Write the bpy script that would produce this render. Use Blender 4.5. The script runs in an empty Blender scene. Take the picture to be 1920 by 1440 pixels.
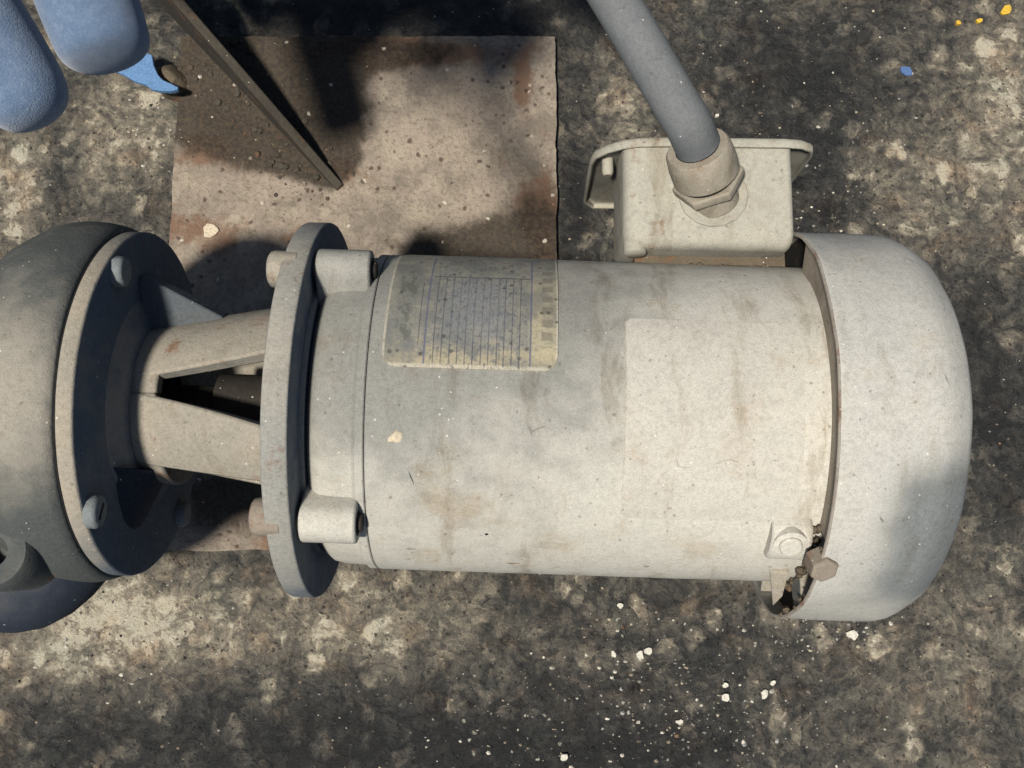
import bpy, bmesh, math, random
import numpy as np
from mathutils import Vector, Matrix, noise as mnoise

SC = bpy.context.scene
COL = SC.collection
R = math.radians
rnd = random.Random(7)

# ------------------------------------------------------------------ camera
CAM_H, TILT, FPX = 0.622, R(8.8), 1800.0
cam = bpy.data.cameras.new('camera')
cam.sensor_width = 36.0
cam.lens = 36.0 * FPX / 1920.0
cam.clip_start = 0.01
cam.clip_end = 50.0
cam_o = bpy.data.objects.new('camera', cam)
COL.objects.link(cam_o)
cam_o.location = (0, 0, CAM_H)
cam_o.rotation_euler = (TILT, 0, 0)
SC.camera = cam_o

# ------------------------------------------------------------------ light
SUN_TO = Vector((-0.268, -0.285, 1.0)).normalized()          # towards the sun
elev = math.asin(SUN_TO.z)
world = bpy.data.worlds.new('World')
SC.world = world
world.use_nodes = True
wn = world.node_tree
bg = wn.nodes['Background']
sky = wn.nodes.new('ShaderNodeTexSky')
sky.sky_type = 'NISHITA'
sky.sun_disc = False
sky.sun_elevation = elev
sky.sun_rotation = math.atan2(SUN_TO.x, SUN_TO.y)
wn.links.new(sky.outputs[0], bg.inputs[0])
bg.inputs[1].default_value = 0.055
sun = bpy.data.lights.new('sun', 'SUN')
sun.energy = 5.0
sun.angle = R(5.2)
sun.color = (1.0, 0.935, 0.83)
sun_o = bpy.data.objects.new('sun', sun)
COL.objects.link(sun_o)
sun_o.rotation_euler = (-SUN_TO).to_track_quat('-Z', 'Y').to_euler()
SC.view_settings.view_transform = 'Standard'
SC.view_settings.look = 'None'
SC.view_settings.exposure = 0.25
SC.view_settings.gamma = 1.0


def at(px, py, z):
    """world point at height z seen at a pixel of the 1920x1440 photograph"""
    x = (px - 960) / FPX
    y = (720 - py) / FPX
    d = Vector((x, y * math.cos(TILT) + math.sin(TILT), -math.cos(TILT) + y * math.sin(TILT)))
    return Vector((0, 0, CAM_H)) + d * ((z - CAM_H) / d.z)


# motor axis frame
AL = R(1.86)
P0 = Vector((0, 0.0600, 0.130))
AX = Vector((math.cos(AL), -math.sin(AL), 0))
UP = Vector((0, 0, 1))
SIDE = UP.cross(AX)                      # about +y


def circ(s, r, deg):
    a = R(deg)
    return P0 + AX * s + UP * (r * math.cos(a)) + SIDE * (r * math.sin(a))


# ------------------------------------------------------------------ node helpers
class NT:
    def __init__(self, name):
        self.m = bpy.data.materials.new(name)
        self.m.use_nodes = True
        self.t = self.m.node_tree
        self.b = self.t.nodes['Principled BSDF']
        self.b.inputs['Specular IOR Level'].default_value = 0.3

    def n(self, typ, **kw):
        nd = self.t.nodes.new(typ)
        for k, v in kw.items():
            setattr(nd, k, v)
        return nd

    def set(self, sock, v):
        if isinstance(v, bpy.types.NodeSocket):
            self.t.links.new(v, sock)
        elif isinstance(v, (tuple, list)) and len(v) == 3 and sock.type == 'RGBA':
            sock.default_value = (*v, 1)
        else:
            sock.default_value = v

    def obj(self):
        return self.n('ShaderNodeTexCoord').outputs['Object']

    def mapping(self, co, scale=(1, 1, 1), rot=(0, 0, 0), loc=(0, 0, 0)):
        m = self.n('ShaderNodeMapping')
        self.set(m.inputs['Vector'], co)
        m.inputs['Scale'].default_value = scale
        m.inputs['Rotation'].default_value = rot
        m.inputs['Location'].default_value = loc
        return m.outputs[0]

    def noise(self, co, scale, detail=4, rough=0.55, dist=0.0, color=False):
        nd = self.n('ShaderNodeTexNoise')
        self.set(nd.inputs['Vector'], co)
        nd.inputs['Scale'].default_value = scale
        nd.inputs['Detail'].default_value = detail
        nd.inputs['Roughness'].default_value = rough
        nd.inputs['Distortion'].default_value = dist
        return nd.outputs['Color' if color else 'Fac']

    def voro(self, co, scale, feature='F1', rand=1.0):
        nd = self.n('ShaderNodeTexVoronoi', feature=feature)
        self.set(nd.inputs['Vector'], co)
        nd.inputs['Scale'].default_value = scale
        nd.inputs['Randomness'].default_value = rand
        return nd

    def math(self, op, a, b=None, c=None, clamp=False):
        nd = self.n('ShaderNodeMath', operation=op, use_clamp=clamp)
        self.set(nd.inputs[0], a)
        if b is not None:
            self.set(nd.inputs[1], b)
        if c is not None:
            self.set(nd.inputs[2], c)
        return nd.outputs[0]

    def rng(self, v, a, b, lo=0.0, hi=1.0, smooth=True):
        nd = self.n('ShaderNodeMapRange', interpolation_type='SMOOTHSTEP' if smooth else 'LINEAR')
        self.set(nd.inputs['Value'], v)
        nd.inputs['From Min'].default_value = a
        nd.inputs['From Max'].default_value = b
        nd.inputs['To Min'].default_value = lo
        nd.inputs['To Max'].default_value = hi
        return nd.outputs[0]

    def mix(self, f, a, b, mode='MIX'):
        nd = self.n('ShaderNodeMix', data_type='RGBA', blend_type=mode)
        self.set(nd.inputs[0], f)
        self.set(nd.inputs[6], a)
        self.set(nd.inputs[7], b)
        return nd.outputs[2]

    def ramp(self, f, stops):
        nd = self.n('ShaderNodeValToRGB')
        cr = nd.color_ramp
        while len(cr.elements) < len(stops):
            cr.elements.new(0.5)
        for e, (p, c) in zip(cr.elements, stops):
            e.position = p
            e.color = (*c, 1)
        self.set(nd.inputs[0], f)
        return nd.outputs[0]

    def attr(self, name, color=False):
        nd = self.n('ShaderNodeAttribute', attribute_name=name)
        return nd.outputs['Color' if color else 'Fac']

    def warp(self, co, scale, amt):
        c = self.noise(co, scale, 3, 0.5, color=True)
        s = self.n('ShaderNodeVectorMath', operation='SUBTRACT')
        self.set(s.inputs[0], c)
        s.inputs[1].default_value = (0.5, 0.5, 0.5)
        k = self.n('ShaderNodeVectorMath', operation='SCALE')
        self.set(k.inputs[0], s.outputs[0])
        k.inputs['Scale'].default_value = amt
        a = self.n('ShaderNodeVectorMath', operation='ADD')
        self.set(a.inputs[0], co)
        self.set(a.inputs[1], k.outputs[0])
        return a.outputs[0]

    def bump(self, h, dist, strength=1.0, prev=None):
        nd = self.n('ShaderNodeBump')
        nd.inputs['Strength'].default_value = strength
        nd.inputs['Distance'].default_value = dist
        self.set(nd.inputs['Height'], h)
        if prev is not None:
            self.set(nd.inputs['Normal'], prev)
        return nd.outputs[0]

    def out(self, color, rough=0.9, normal=None, metal=0.0):
        self.set(self.b.inputs['Base Color'], color)
        self.set(self.b.inputs['Roughness'], rough)
        self.set(self.b.inputs['Metallic'], metal)
        if normal is not None:
            self.set(self.b.inputs['Normal'], normal)
        return self.m


def dusty(name, dust=(.46, .425, .335), paint=(.17, .19, .19), rust=(.17, .075, .035), rust_amt=0.12,
          cover=0.55, up=0.45, grain=1.0, rough_bump=1.0, second=None, blotch=0.5, scratch=0.0, streak=0.0, midw=.8):
    """settled dust over old paint, with rust and specks breaking through"""
    t = NT(name)
    co = t.obj()
    w = t.warp(co, 40, .012)
    big = t.noise(w, 14, 5, .6)
    mid = t.noise(w, 75, 6, .65)
    fin = t.noise(co, 420, 4, .7)
    hair = t.noise(co, 1500, 2, .6)
    nz = t.n('ShaderNodeSeparateXYZ')
    t.set(nz.inputs[0], t.n('ShaderNodeNewGeometry').outputs['Normal'])
    upf = t.math('MULTIPLY', nz.outputs['Z'], up)
    d = t.math('ADD', upf, t.math('MULTIPLY_ADD', big, .9, cover - .45))
    d = t.math('ADD', d, t.math('MULTIPLY_ADD', mid, midw, -midw * .5))
    d = t.math('ADD', d, t.math('MULTIPLY_ADD', fin, .35, -.175))
    d = t.math('SUBTRACT', d, t.attr('thin'))
    dm = t.rng(d, .12, .95)
    dustv = t.mix(t.rng(big, .3, .72), dust, second or tuple(c * .80 for c in dust))
    dustv = t.mix(t.math('MULTIPLY', t.rng(mid, .50, .72), blotch), dustv, tuple(c * .62 for c in dust))
    col = t.mix(dm, paint, dustv)
    # rust
    rn = t.noise(t.mapping(w, loc=(3, 7, 1)), 55, 7, .68)
    rm = t.rng(rn, .66 - rust_amt, .80 - rust_amt)
    col = t.mix(t.math('MULTIPLY', rm, .75), col, rust)
    # fine grain and specks
    col = t.mix(t.math('MULTIPLY', t.rng(fin, .35, .75), .45 * grain), col, t.mix(1.0, col, (.55, .55, .55), 'MULTIPLY'))
    col = t.mix(t.math('MULTIPLY', t.rng(hair, .42, .70), .40 * grain), col, t.mix(1.0, col, (.55, .54, .52), 'MULTIPLY'))
    v = t.voro(t.warp(co, 500, .0016), 430)
    vs = t.n('ShaderNodeSeparateColor')
    t.set(vs.inputs[0], v.outputs['Color'])
    sz = t.math('MULTIPLY', vs.outputs[2], .30)
    spot = t.math('MULTIPLY', t.rng(t.math('SUBTRACT', v.outputs['Distance'], sz), .12, .0), t.rng(vs.outputs[0], .91, .95))
    col = t.mix(t.math('MULTIPLY', spot, .42), col, (.07, .058, .045))
    spot2 = t.math('MULTIPLY', t.rng(v.outputs['Distance'], .24, .10), t.rng(vs.outputs[1], .955, .97))
    col = t.mix(t.math('MULTIPLY', spot2, .6), col, (.68, .66, .60))
    if streak:
        sn = t.noise(t.mapping(w, scale=(1.0, .22, .22), loc=(2, 5, 8)), 60, 5, .7)
        col = t.mix(t.math('MULTIPLY', t.rng(sn, .52, .70), streak), col, t.mix(1.0, col, (.62, .57, .50), 'MULTIPLY'))
        sn2 = t.noise(t.mapping(w, loc=(7, 5, 1)), 24, 7, .72)
        col = t.mix(t.math('MULTIPLY', t.rng(sn2, .52, .68), streak), col, t.mix(1.0, col, (.80, .70, .58), 'MULTIPLY'))
    if scratch:
        ve = t.voro(t.mapping(w, scale=(.7, 1.0, 1.0), rot=(.3, .5, .8)), 24, 'DISTANCE_TO_EDGE')
        sm = t.math('MULTIPLY', t.rng(ve.outputs['Distance'], .011, .003), t.rng(t.noise(t.mapping(co, loc=(4, 4, 4)), 55, 3, .6), .60, .68))
        col = t.mix(t.math('MULTIPLY', sm, scratch), col, (.10, .085, .07))
    h = t.math('ADD', t.math('MULTIPLY', mid, 1.0), t.math('MULTIPLY', fin, .35))
    nrm = t.bump(h, .0011 * rough_bump, .6)
    nrm = t.bump(hair, .0003, .7, nrm)
    return t.out(col, t.rng(fin, .3, .7, .78, .98), nrm)


# ------------------------------------------------------------------ materials
M_BODY = dusty('dust_on_grey_paint', dust=(.535, .512, .452), paint=(.225, .225, .205), cover=.72, up=.30, scratch=.5, streak=.7, rust_amt=.03, rough_bump=.5, blotch=.25,
               second=(.455, .445, .395))
M_COVER = dusty('dust_on_fan_cover', dust=(.45, .44, .40), paint=(.155, .168, .170), cover=.66, scratch=.8, streak=.45, midw=.35, up=.42, rust_amt=.02,
                rough_bump=.5, blotch=.35, second=(.38, .378, .355))
M_CAST = dusty('dust_on_castings', dust=(.33, .295, .235), paint=(.095, .108, .115), cover=.44, up=.62, rust_amt=.10, streak=.5,
               rough_bump=1.2, second=(.25, .235, .20))
M_CASE = dusty('thin_dust_on_pump_casing', dust=(.30, .275, .23), paint=(.064, .072, .071), cover=.04, up=.22, rust_amt=.06,
               rough_bump=1.2, second=(.25, .235, .20))
M_NECK = dusty('shaded_blue_pump_paint', dust=(.10, .10, .10), paint=(.016, .024, .040), cover=-.10, up=.65, rust_amt=.0,  # near-black blue paints the cast shadow onto the neck
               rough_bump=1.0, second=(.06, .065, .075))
M_FLANGE = dusty('dust_on_flange', dust=(.31, .292, .25), paint=(.078, .104, .140), cover=.26, up=.85, rust_amt=.07,
                 rough_bump=1.0, second=(.24, .24, .22))
M_BLUE = dusty('dust_on_blue_pump_paint', dust=(.34, .30, .235), paint=(.075, .102, .135), cover=.16, up=1.0, rust_amt=.05,
               rough_bump=1.2, second=(.24, .23, .20))
M_BOX = dusty('dust_on_junction_box', dust=(.40, .385, .325), paint=(.13, .13, .115), cover=.50, up=.42, rust_amt=.06, streak=.6,
              rough_bump=.6, second=(.33, .32, .27), blotch=.65)
M_FIT = dusty('dust_on_fitting', dust=(.36, .325, .26), paint=(.13, .115, .09), cover=.52, up=.30, rust_amt=.09, streak=.7, rough_bump=.8)
M_COND = dusty('dust_on_grey_conduit', dust=(.19, .197, .195), paint=(.095, .106, .120), cover=.50, up=.25, rust_amt=-.05,
               rough_bump=.35, second=(.085, .095, .102), blotch=.4)
M_BOLT = dusty('dust_on_blue_bolts', dust=(.19, .21, .215), paint=(.10, .125, .14), cover=.75, up=.2, rust_amt=.03, rough_bump=.6)
M_WEB = dusty('thin_dust_on_blue_web', dust=(.11, .12, .125), paint=(.045, .066, .095), cover=.35, up=.3, rust_amt=.02)
M_RUSTB = dusty('rusty_bolt', dust=(.29, .25, .20), paint=(.10, .072, .056), cover=.42, up=.45, rust_amt=.11, rough_bump=.8)
M_RIM = dusty('chipped_dusty_edge', dust=(.45, .43, .38), paint=(.24, .20, .165), cover=.45, up=.3, rust_amt=.13, rough_bump=1.0)
M_SHIELD = dusty('brown_dust_on_end_shield', dust=(.37, .33, .265), paint=(.16, .13, .10), cover=.6, up=.1, rust_amt=.06)
M_DARK = dusty('dark_grease_and_shade', dust=(.06, .05, .04), paint=(.018, .016, .014), cover=.2, up=.3, rust_amt=.05, rough_bump=1.0)
M_GASK = dusty('brown_gasket_crust', dust=(.16, .13, .09), paint=(.040, .031, .022), cover=.35, up=.3, rust_amt=.12, rough_bump=2.2)
M_LABEL = dusty('dusty_label', dust=(.505, .482, .426), paint=(.27, .28, .245), cover=.70, up=.2, streak=.6, scratch=.4, rust_amt=.02, rough_bump=.35, blotch=.3)


def mat_plate():
    t = NT('rusty_dusty_steel_plate')
    co = t.obj()
    w = t.warp(co, 50, .012)
    big = t.noise(w, 16, 6, .6)
    mid = t.noise(w, 70, 7, .68)
    fin = t.noise(co, 330, 5, .7)
    g = t.attr('grease_shade')
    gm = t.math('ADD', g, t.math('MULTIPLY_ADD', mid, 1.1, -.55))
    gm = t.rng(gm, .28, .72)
    col = t.mix(t.rng(big, .35, .65), (.30, .248, .198), (.21, .175, .142))
    col = t.mix(t.math('MULTIPLY', t.rng(mid, .46, .62), .6), col, (.34, .295, .225))
    lowm = t.noise(t.mapping(w, loc=(1, 9, 4)), 30, 7, .7)
    col = t.mix(t.math('MULTIPLY', t.rng(lowm, .47, .66), .65), col, (.13, .112, .088))
    rn = t.noise(t.mapping(w, loc=(5, 2, 0)), 42, 8, .7)
    ra = t.math('ADD', rn, t.math('MULTIPLY', t.attr('rust'), .50))
    col = t.mix(t.math('MULTIPLY', t.rng(ra, .60, .80), .75), col, (.15, .075, .042))
    col = t.mix(t.math('MULTIPLY', t.rng(fin, .48, .67), .6), col, (.11, .094, .070))
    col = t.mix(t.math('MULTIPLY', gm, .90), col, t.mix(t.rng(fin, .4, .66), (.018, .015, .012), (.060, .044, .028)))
    v = t.voro(t.warp(co, 200, .004), 190)
    vs = t.n('ShaderNodeSeparateColor')
    t.set(vs.inputs[0], v.outputs['Color'])
    spot = t.math('MULTIPLY', t.rng(v.outputs['Distance'], .40, .2), t.rng(vs.outputs[0], .80, .86))
    col = t.mix(t.math('MULTIPLY', spot, .8), col, (.06, .04, .03))
    spot = t.math('MULTIPLY', t.rng(v.outputs['Distance'], .32, .15), t.rng(vs.outputs[1], .94, .97))
    col = t.mix(t.math('MULTIPLY', spot, .8), col, (.50, .46, .37))
    h = t.math('ADD', mid, t.math('MULTIPLY', fin, .5))
    nrm = t.bump(t.math('ADD', h, t.math('MULTIPLY', lowm, .8)), .0030, .9)
    return t.out(col, .92, nrm)


def mat_floor():
    t = NT('grimy_concrete_floor')
    co = t.obj()
    w = t.warp(t.warp(co, 30, .02), 160, .006)
    big = t.noise(w, 12, 5, .6)
    n1 = t.noise(w, 34, 9, .70)
    n2 = t.noise(w, 150, 7, .7)
    n3 = t.noise(co, 520, 4, .7)
    v1 = t.voro(w, 60)
    s1 = t.n('ShaderNodeSeparateColor')
    t.set(s1.inputs[0], v1.outputs['Color'])
    v2 = t.voro(w, 210)
    s2 = t.n('ShaderNodeSeparateColor')
    t.set(s2.inputs[0], v2.outputs['Color'])
    lt = t.attr('worn')  # lighter and darker patches of the floor
    v = t.math('ADD', lt, t.math('MULTIPLY_ADD', n1, 1.15, -.575))
    v = t.math('ADD', v, t.math('MULTIPLY_ADD', n2, 1.15, -.575))
    v = t.math('ADD', v, t.math('MULTIPLY_ADD', n3, .38, -.19))
    agg = t.math('MULTIPLY', t.rng(v1.outputs['Distance'], .55, .30), t.rng(s1.outputs[0], .55, .75))
    v = t.math('ADD', v, t.math('MULTIPLY', agg, .30))
    v = t.math('ADD', v, t.math('MULTIPLY_ADD', s2.outputs[0], .22, -.11))
    col = t.ramp(v, [(0.0, (.014, .0145, .0145)), (.28, (.036, .035, .032)), (.48, (.075, .069, .058)),
                     (.66, (.130, .116, .092)), (.85, (.235, .205, .155)), (1.0, (.40, .365, .285))])
    tint = t.noise(t.mapping(w, loc=(9, 4, 2)), 34, 4, .6)
    col = t.mix(t.math('MULTIPLY', t.rng(tint, .52, .68), .5), col, t.mix(1.0, col, (1.0, .80, .66), 'MULTIPLY'))
    col = t.mix(t.math('MULTIPLY', t.rng(tint, .48, .34), .5), col, t.mix(1.0, col, (.86, .95, .96), 'MULTIPLY'))
    # loose small aggregate, each grain with its own tone
    v4 = t.voro(t.warp(co, 300, .002), 330)
    s4 = t.n('ShaderNodeSeparateColor')
    t.set(s4.inputs[0], v4.outputs['Color'])
    gsz = t.math('MULTIPLY_ADD', s4.outputs[2], .40, .04)
    gm = t.math('MULTIPLY', t.rng(t.math('SUBTRACT', v4.outputs['Distance'], gsz), .06, -.04), t.rng(s4.outputs[0], .68, .72))
    gtone = t.mix(1.0, t.ramp(s4.outputs[1], [(0, (.25, .25, .25)), (.45, (.7, .68, .64)), (.75, (1.5, 1.42, 1.25)), (1, (2.3, 2.2, 1.95))]), col, 'MULTIPLY')
    col = t.mix(t.math('MULTIPLY', gm, .55), col, gtone)
    # pale mineral flecks
    v3 = t.voro(t.warp(t.warp(co, 240, .003), 700, .0018), 300)
    s3 = t.n('ShaderNodeSeparateColor')
    t.set(s3.inputs[0], v3.outputs['Color'])
    fl = t.math('ADD', s3.outputs[0], t.math('MULTIPLY', t.attr('flecks'), .30))
    fsz = t.math('MULTIPLY_ADD', s3.outputs[2], .34, .02)
    fm = t.math('MULTIPLY', t.rng(t.math('SUBTRACT', v3.outputs['Distance'], fsz), .08, -.06), t.rng(fl, .965, 1.04))
    col = t.mix(t.math('MULTIPLY', fm, .8), col, t.mix(s3.outputs[1], (.20, .185, .15), (.50, .48, .42)))
    pit = t.math('MULTIPLY', t.rng(v3.outputs['Distance'], .4, .2), t.rng(s3.outputs[1], .88, .92))
    col = t.mix(t.math('MULTIPLY', pit, .8), col, (.012, .011, .010))
    h = t.math('ADD', t.math('MULTIPLY', n2, 1.0), t.math('MULTIPLY', n3, .5))
    h = t.math('ADD', h, t.math('MULTIPLY', agg, .35))
    h = t.math('ADD', h, t.math('MULTIPLY', gm, .30))
    nrm = t.bump(h, .0030, 1.0)
    return t.out(col, t.rng(n2, .35, .7, .50, .92), nrm)


def mat_nameplate():
    t = NT('tarnished_brass_nameplate')
    uv = t.n('ShaderNodeTexCoord').outputs['UV']
    co = t.obj()
    sp = t.n('ShaderNodeSeparateXYZ')
    t.set(sp.inputs[0], uv)
    u, v = sp.outputs[0], sp.outputs[1]
    big = t.noise(co, 40, 5, .65)
    mid = t.noise(co, 160, 5, .7)
    fin = t.noise(co, 700, 3, .6)
    col = t.mix(t.rng(mid, .35, .65), (.24, .23, .19), (.19, .19, .17))
    col = t.mix(t.math('MULTIPLY', t.rng(t.math('ADD', v, t.math('MULTIPLY_ADD', mid, .5, -.25)), .17, .02), .7), col, (.36, .31, .20))
    wear = t.math('MULTIPLY', t.rng(u, .82, .86), t.rng(v, .75, .35))
    col = t.mix(t.math('MULTIPLY', wear, .6), col, (.42, .37, .24))
    col = t.mix(t.math('MULTIPLY', t.rng(big, .42, .62), .6), col, (.125, .13, .125))
    blue = (.095, .10, .155)
    ink = (.06, .065, .075)

    def line(c, wd, lo, hi, along=u, across=v):
        a = t.rng(t.math('ABSOLUTE', t.math('SUBTRACT', along, c)), wd, wd * .5)
        b = t.math('MULTIPLY', t.rng(across, lo - .01, lo + .01), t.rng(across, hi + .01, hi - .01))
        return t.math('MULTIPLY', a, b)

    def worn(m, k):
        return t.math('MULTIPLY', m, t.rng(mid, .25, .55, k * .55, k))
    for c in (.238, .843):
        col = t.mix(worn(line(c, .007, .0, .90), .85), col, blue)
    for k, c in enumerate((.289, .334, .38, .425, .469, .513, .56, .602, .65, .69, .735, .78)):
        col = t.mix(worn(line(c, .0042, .02, .62), .85), col, ink)
    cen = t.math('MULTIPLY', t.math('MULTIPLY', t.rng(u, .25, .45), t.rng(u, .80, .6)), t.math('MULTIPLY', t.rng(v, .08, .3), t.rng(v, .7, .5)))
    col = t.mix(t.math('MULTIPLY', cen, .5), col, (.17, .182, .205))
    edge = t.math('MAXIMUM', t.math('MAXIMUM', t.rng(u, .018, .006), t.rng(u, .984, .994)), t.rng(v, .028, .012))
    col = t.mix(t.math('MULTIPLY', edge, .7), col, (.44, .41, .33))
    col = t.mix(worn(line(.62, .007, .25, .84, v, u), .8), col, ink)
    col = t.mix(worn(line(.200, .004, .12, .55), .85), col, ink)
    # worn print between the rules
    tx = t.noise(t.mapping(uv, scale=(46, 26, 1)), 1.0, 3, .7)
    reg = t.math('MULTIPLY', t.math('MULTIPLY', t.rng(u, .26, .28), t.rng(u, .83, .81)), t.rng(v, .93, .88))
    col = t.mix(t.math('MULTIPLY', t.math('MULTIPLY', t.rng(tx, .53, .62), reg), .62), col, (.07, .08, .10))
    tx2 = t.noise(t.mapping(uv, scale=(14, 9, 1), loc=(3, 1, 0)), 1.0, 4, .75)
    reg2 = t.math('MULTIPLY', t.math('MULTIPLY', t.rng(u, .05, .08), t.rng(u, .18, .15)), t.math('MULTIPLY', t.rng(v, .10, .14), t.rng(v, .72, .6)))
    col = t.mix(t.math('MULTIPLY', t.math('MULTIPLY', t.rng(tx2, .44, .56), reg2), .6), col, (.07, .078, .066))
    # ladder of bars in the right-hand column
    bars = t.math('PINGPONG', t.math('MULTIPLY_ADD', v, 24.0, t.math('MULTIPLY', mid, .8)), 1.0)
    reg3 = t.math('MULTIPLY', t.math('MULTIPLY', t.rng(u, .90, .91), t.rng(u, .975, .965)), t.math('MULTIPLY', t.rng(v, .12, .14), t.rng(v, .76, .74)))
    col = t.mix(t.math('MULTIPLY', t.math('MULTIPLY', t.rng(bars, .25, .55), reg3), .6), col, (.14, .125, .10))
    col = t.mix(t.math('MULTIPLY', t.rng(fin, .48, .66), .35), col, (.10, .095, .08))
    v1 = t.voro(co, 300)
    s1 = t.n('ShaderNodeSeparateColor')
    t.set(s1.inputs[0], v1.outputs['Color'])
    sp1 = t.math('MULTIPLY', t.rng(v1.outputs['Distance'], .4, .2), t.rng(s1.outputs[0], .88, .92))
    col = t.mix(t.math('MULTIPLY', sp1, .7), col, (.05, .045, .04))
    return t.out(col, t.rng(mid, .3, .7, .55, .8), t.bump(mid, .0004, .6), .15)


def mat_glove():
    t = NT('fuzzy_blue_glove_fabric')
    co = t.obj()
    a = t.noise(co, 90, 4, .6)
    b = t.noise(co, 900, 3, .75)
    c = t.noise(co, 2600, 2, .6)
    col = t.mix(t.rng(t.noise(co, 260, 5, .7), .38, .64), (.088, .135, .212), (.122, .172, .252))
    col = t.mix(t.math('MULTIPLY', t.rng(b, .35, .65), .35), col, (.045, .085, .175))
    col = t.mix(t.math('MULTIPLY', t.rng(c, .5, .7), .25), col, (.20, .27, .40))
    t.b.inputs['Sheen Weight'].default_value = .35
    t.b.inputs['Sheen Roughness'].default_value = .5
    return t.out(col, .95, t.bump(t.math('ADD', t.math('MULTIPLY', b, .5), c), .00035, .7))


def mat_tone(name, rough=.8):
    t = NT(name)
    co = t.obj()
    n = t.noise(co, 900, 4, .7)
    c = t.attr('tone', True)
    col = t.mix(t.math('MULTIPLY', t.rng(n, .4, .7), .45), c, t.mix(1.0, c, (.5, .48, .45), 'MULTIPLY'))
    return t.out(col, rough, t.bump(n, .0003, .7))


def mat_flake(name, c):
    t = NT(name)
    co = t.obj()
    n = t.noise(co, 700, 4, .7)
    col = t.mix(t.math('MULTIPLY', t.rng(n, .42, .66), .6), c, tuple(k * .5 for k in c))
    return t.out(col, .7, t.bump(n, .0004, .8))


M_PLATE, M_FLOOR, M_NAME, M_GLOVE = mat_plate(), mat_floor(), mat_nameplate(), mat_glove()
M_GRIT = mat_tone('mixed_grit')
M_WHITE = mat_flake('white_paint_flake', (.52, .50, .43))
M_YELLOW = mat_flake('yellow_paint_flake', (.56, .36, .04))
M_BLUEF = mat_flake('blue_paint_flake', (.07, .13, .28))
M_CREAM = mat_flake('cream_chip', (.50, .43, .32))
M_TAB = mat_flake('chalky_blue_paint', (.10, .205, .38))
M_SLOT = dusty('black_gap', dust=(.02, .018, .015), paint=(.008, .008, .008), cover=.1, up=.1, rust_amt=0)


# ------------------------------------------------------------------ mesh helpers
def empty(name, loc, label=None, cat=None, group=None):
    o = bpy.data.objects.new(name, None)
    COL.objects.link(o)
    o.location = loc
    o.empty_display_size = .02
    if label:
        o['label'] = label
    if cat:
        o['category'] = cat
    if group:
        o['group'] = group
    return o


def world_origin(o):
    p = Vector((0, 0, 0))
    while o is not None:
        p += o.location
        o = o.parent
    return p


def obj(name, verts, faces, m, parent=None, bevel=0.0, seg=2, sharp=35, smooth=True, sub=0):
    """links one mesh; verts are world points, stored relative to the parent's origin"""
    org = world_origin(parent)
    me = bpy.data.meshes.new(name)
    me.from_pydata([tuple(Vector(v) - org) for v in verts], [], faces)
    bm = bmesh.new()
    bm.from_mesh(me)
    bmesh.ops.recalc_face_normals(bm, faces=bm.faces)
    bm.to_mesh(me)
    bm.free()
    if smooth:
        me.polygons.foreach_set('use_smooth', [True] * len(me.polygons))
        me.set_sharp_from_angle(angle=R(sharp))
    me.materials.append(m)
    o = bpy.data.objects.new(name, me)
    COL.objects.link(o)
    o.parent = parent
    if bevel:
        b = o.modifiers.new('bevel', 'BEVEL')
        b.width = bevel
        b.segments = seg
        b.limit_method = 'ANGLE'
        b.angle_limit = R(32)
        b.use_clamp_overlap = True
    if sub:
        s = o.modifiers.new('sub', 'SUBSURF')
        s.levels = s.render_levels = sub
    return o


def tag(o, label, cat=None, group=None, kind=None):
    if label:
        o['label'] = label
    if cat:
        o['category'] = cat
    if group:
        o['group'] = group
    if kind:
        o['kind'] = kind
    return o


def frame_of(d):
    d = Vector(d).normalized()
    a = Vector((0, 0, 1)) if abs(d.z) < .9 else Vector((1, 0, 0))
    e1 = a.cross(d).normalized()
    e2 = d.cross(e1)
    return d, e1, e2


def lathe(org, axis, prof, n=32, turn=0.0, wob=0.0, closed=False):
    """revolves (height, radius) pairs about an axis; radius 0 ends close to a point"""
    d, e1, e2 = frame_of(axis)
    org = Vector(org)
    V, F, rows = [], [], []
    for h, r in prof:
        if r <= 1e-6:
            rows.append([len(V)])
            V.append(org + d * h)
        else:
            row = []
            for k in range(n):
                a = turn + 2 * math.pi * k / n
                rr = r
                if wob:
                    q = org + d * h + (e1 * math.cos(a) + e2 * math.sin(a)) * r
                    rr = r + wob * mnoise.noise(q * 28) + wob * .5 * mnoise.noise(q * 75)
                row.append(len(V))
                V.append(org + d * h + (e1 * math.cos(a) + e2 * math.sin(a)) * rr)
            rows.append(row)
    pairs = list(zip(rows, rows[1:]))
    if closed:
        pairs.append((rows[-1], rows[0]))
    for A, B in pairs:
        if len(A) == 1 and len(B) == 1:
            continue
        if len(A) == 1:
            F += [(A[0], B[k], B[(k + 1) % n]) for k in range(n)]
        elif len(B) == 1:
            F += [(A[k], A[(k + 1) % n], B[0]) for k in range(n)]
        else:
            F += [(A[k], A[(k + 1) % n], B[(k + 1) % n], B[k]) for k in range(n)]
    return V, F


def prism(poly, thick):
    """closed polygon of world points pushed along a vector"""
    n = len(poly)
    V = [Vector(p) for p in poly] + [Vector(p) + Vector(thick) for p in poly]
    F = [tuple(range(n)), tuple(range(2 * n - 1, n - 1, -1))]
    F += [(k, (k + 1) % n, n + (k + 1) % n, n + k) for k in range(n)]
    return V, F


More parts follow.
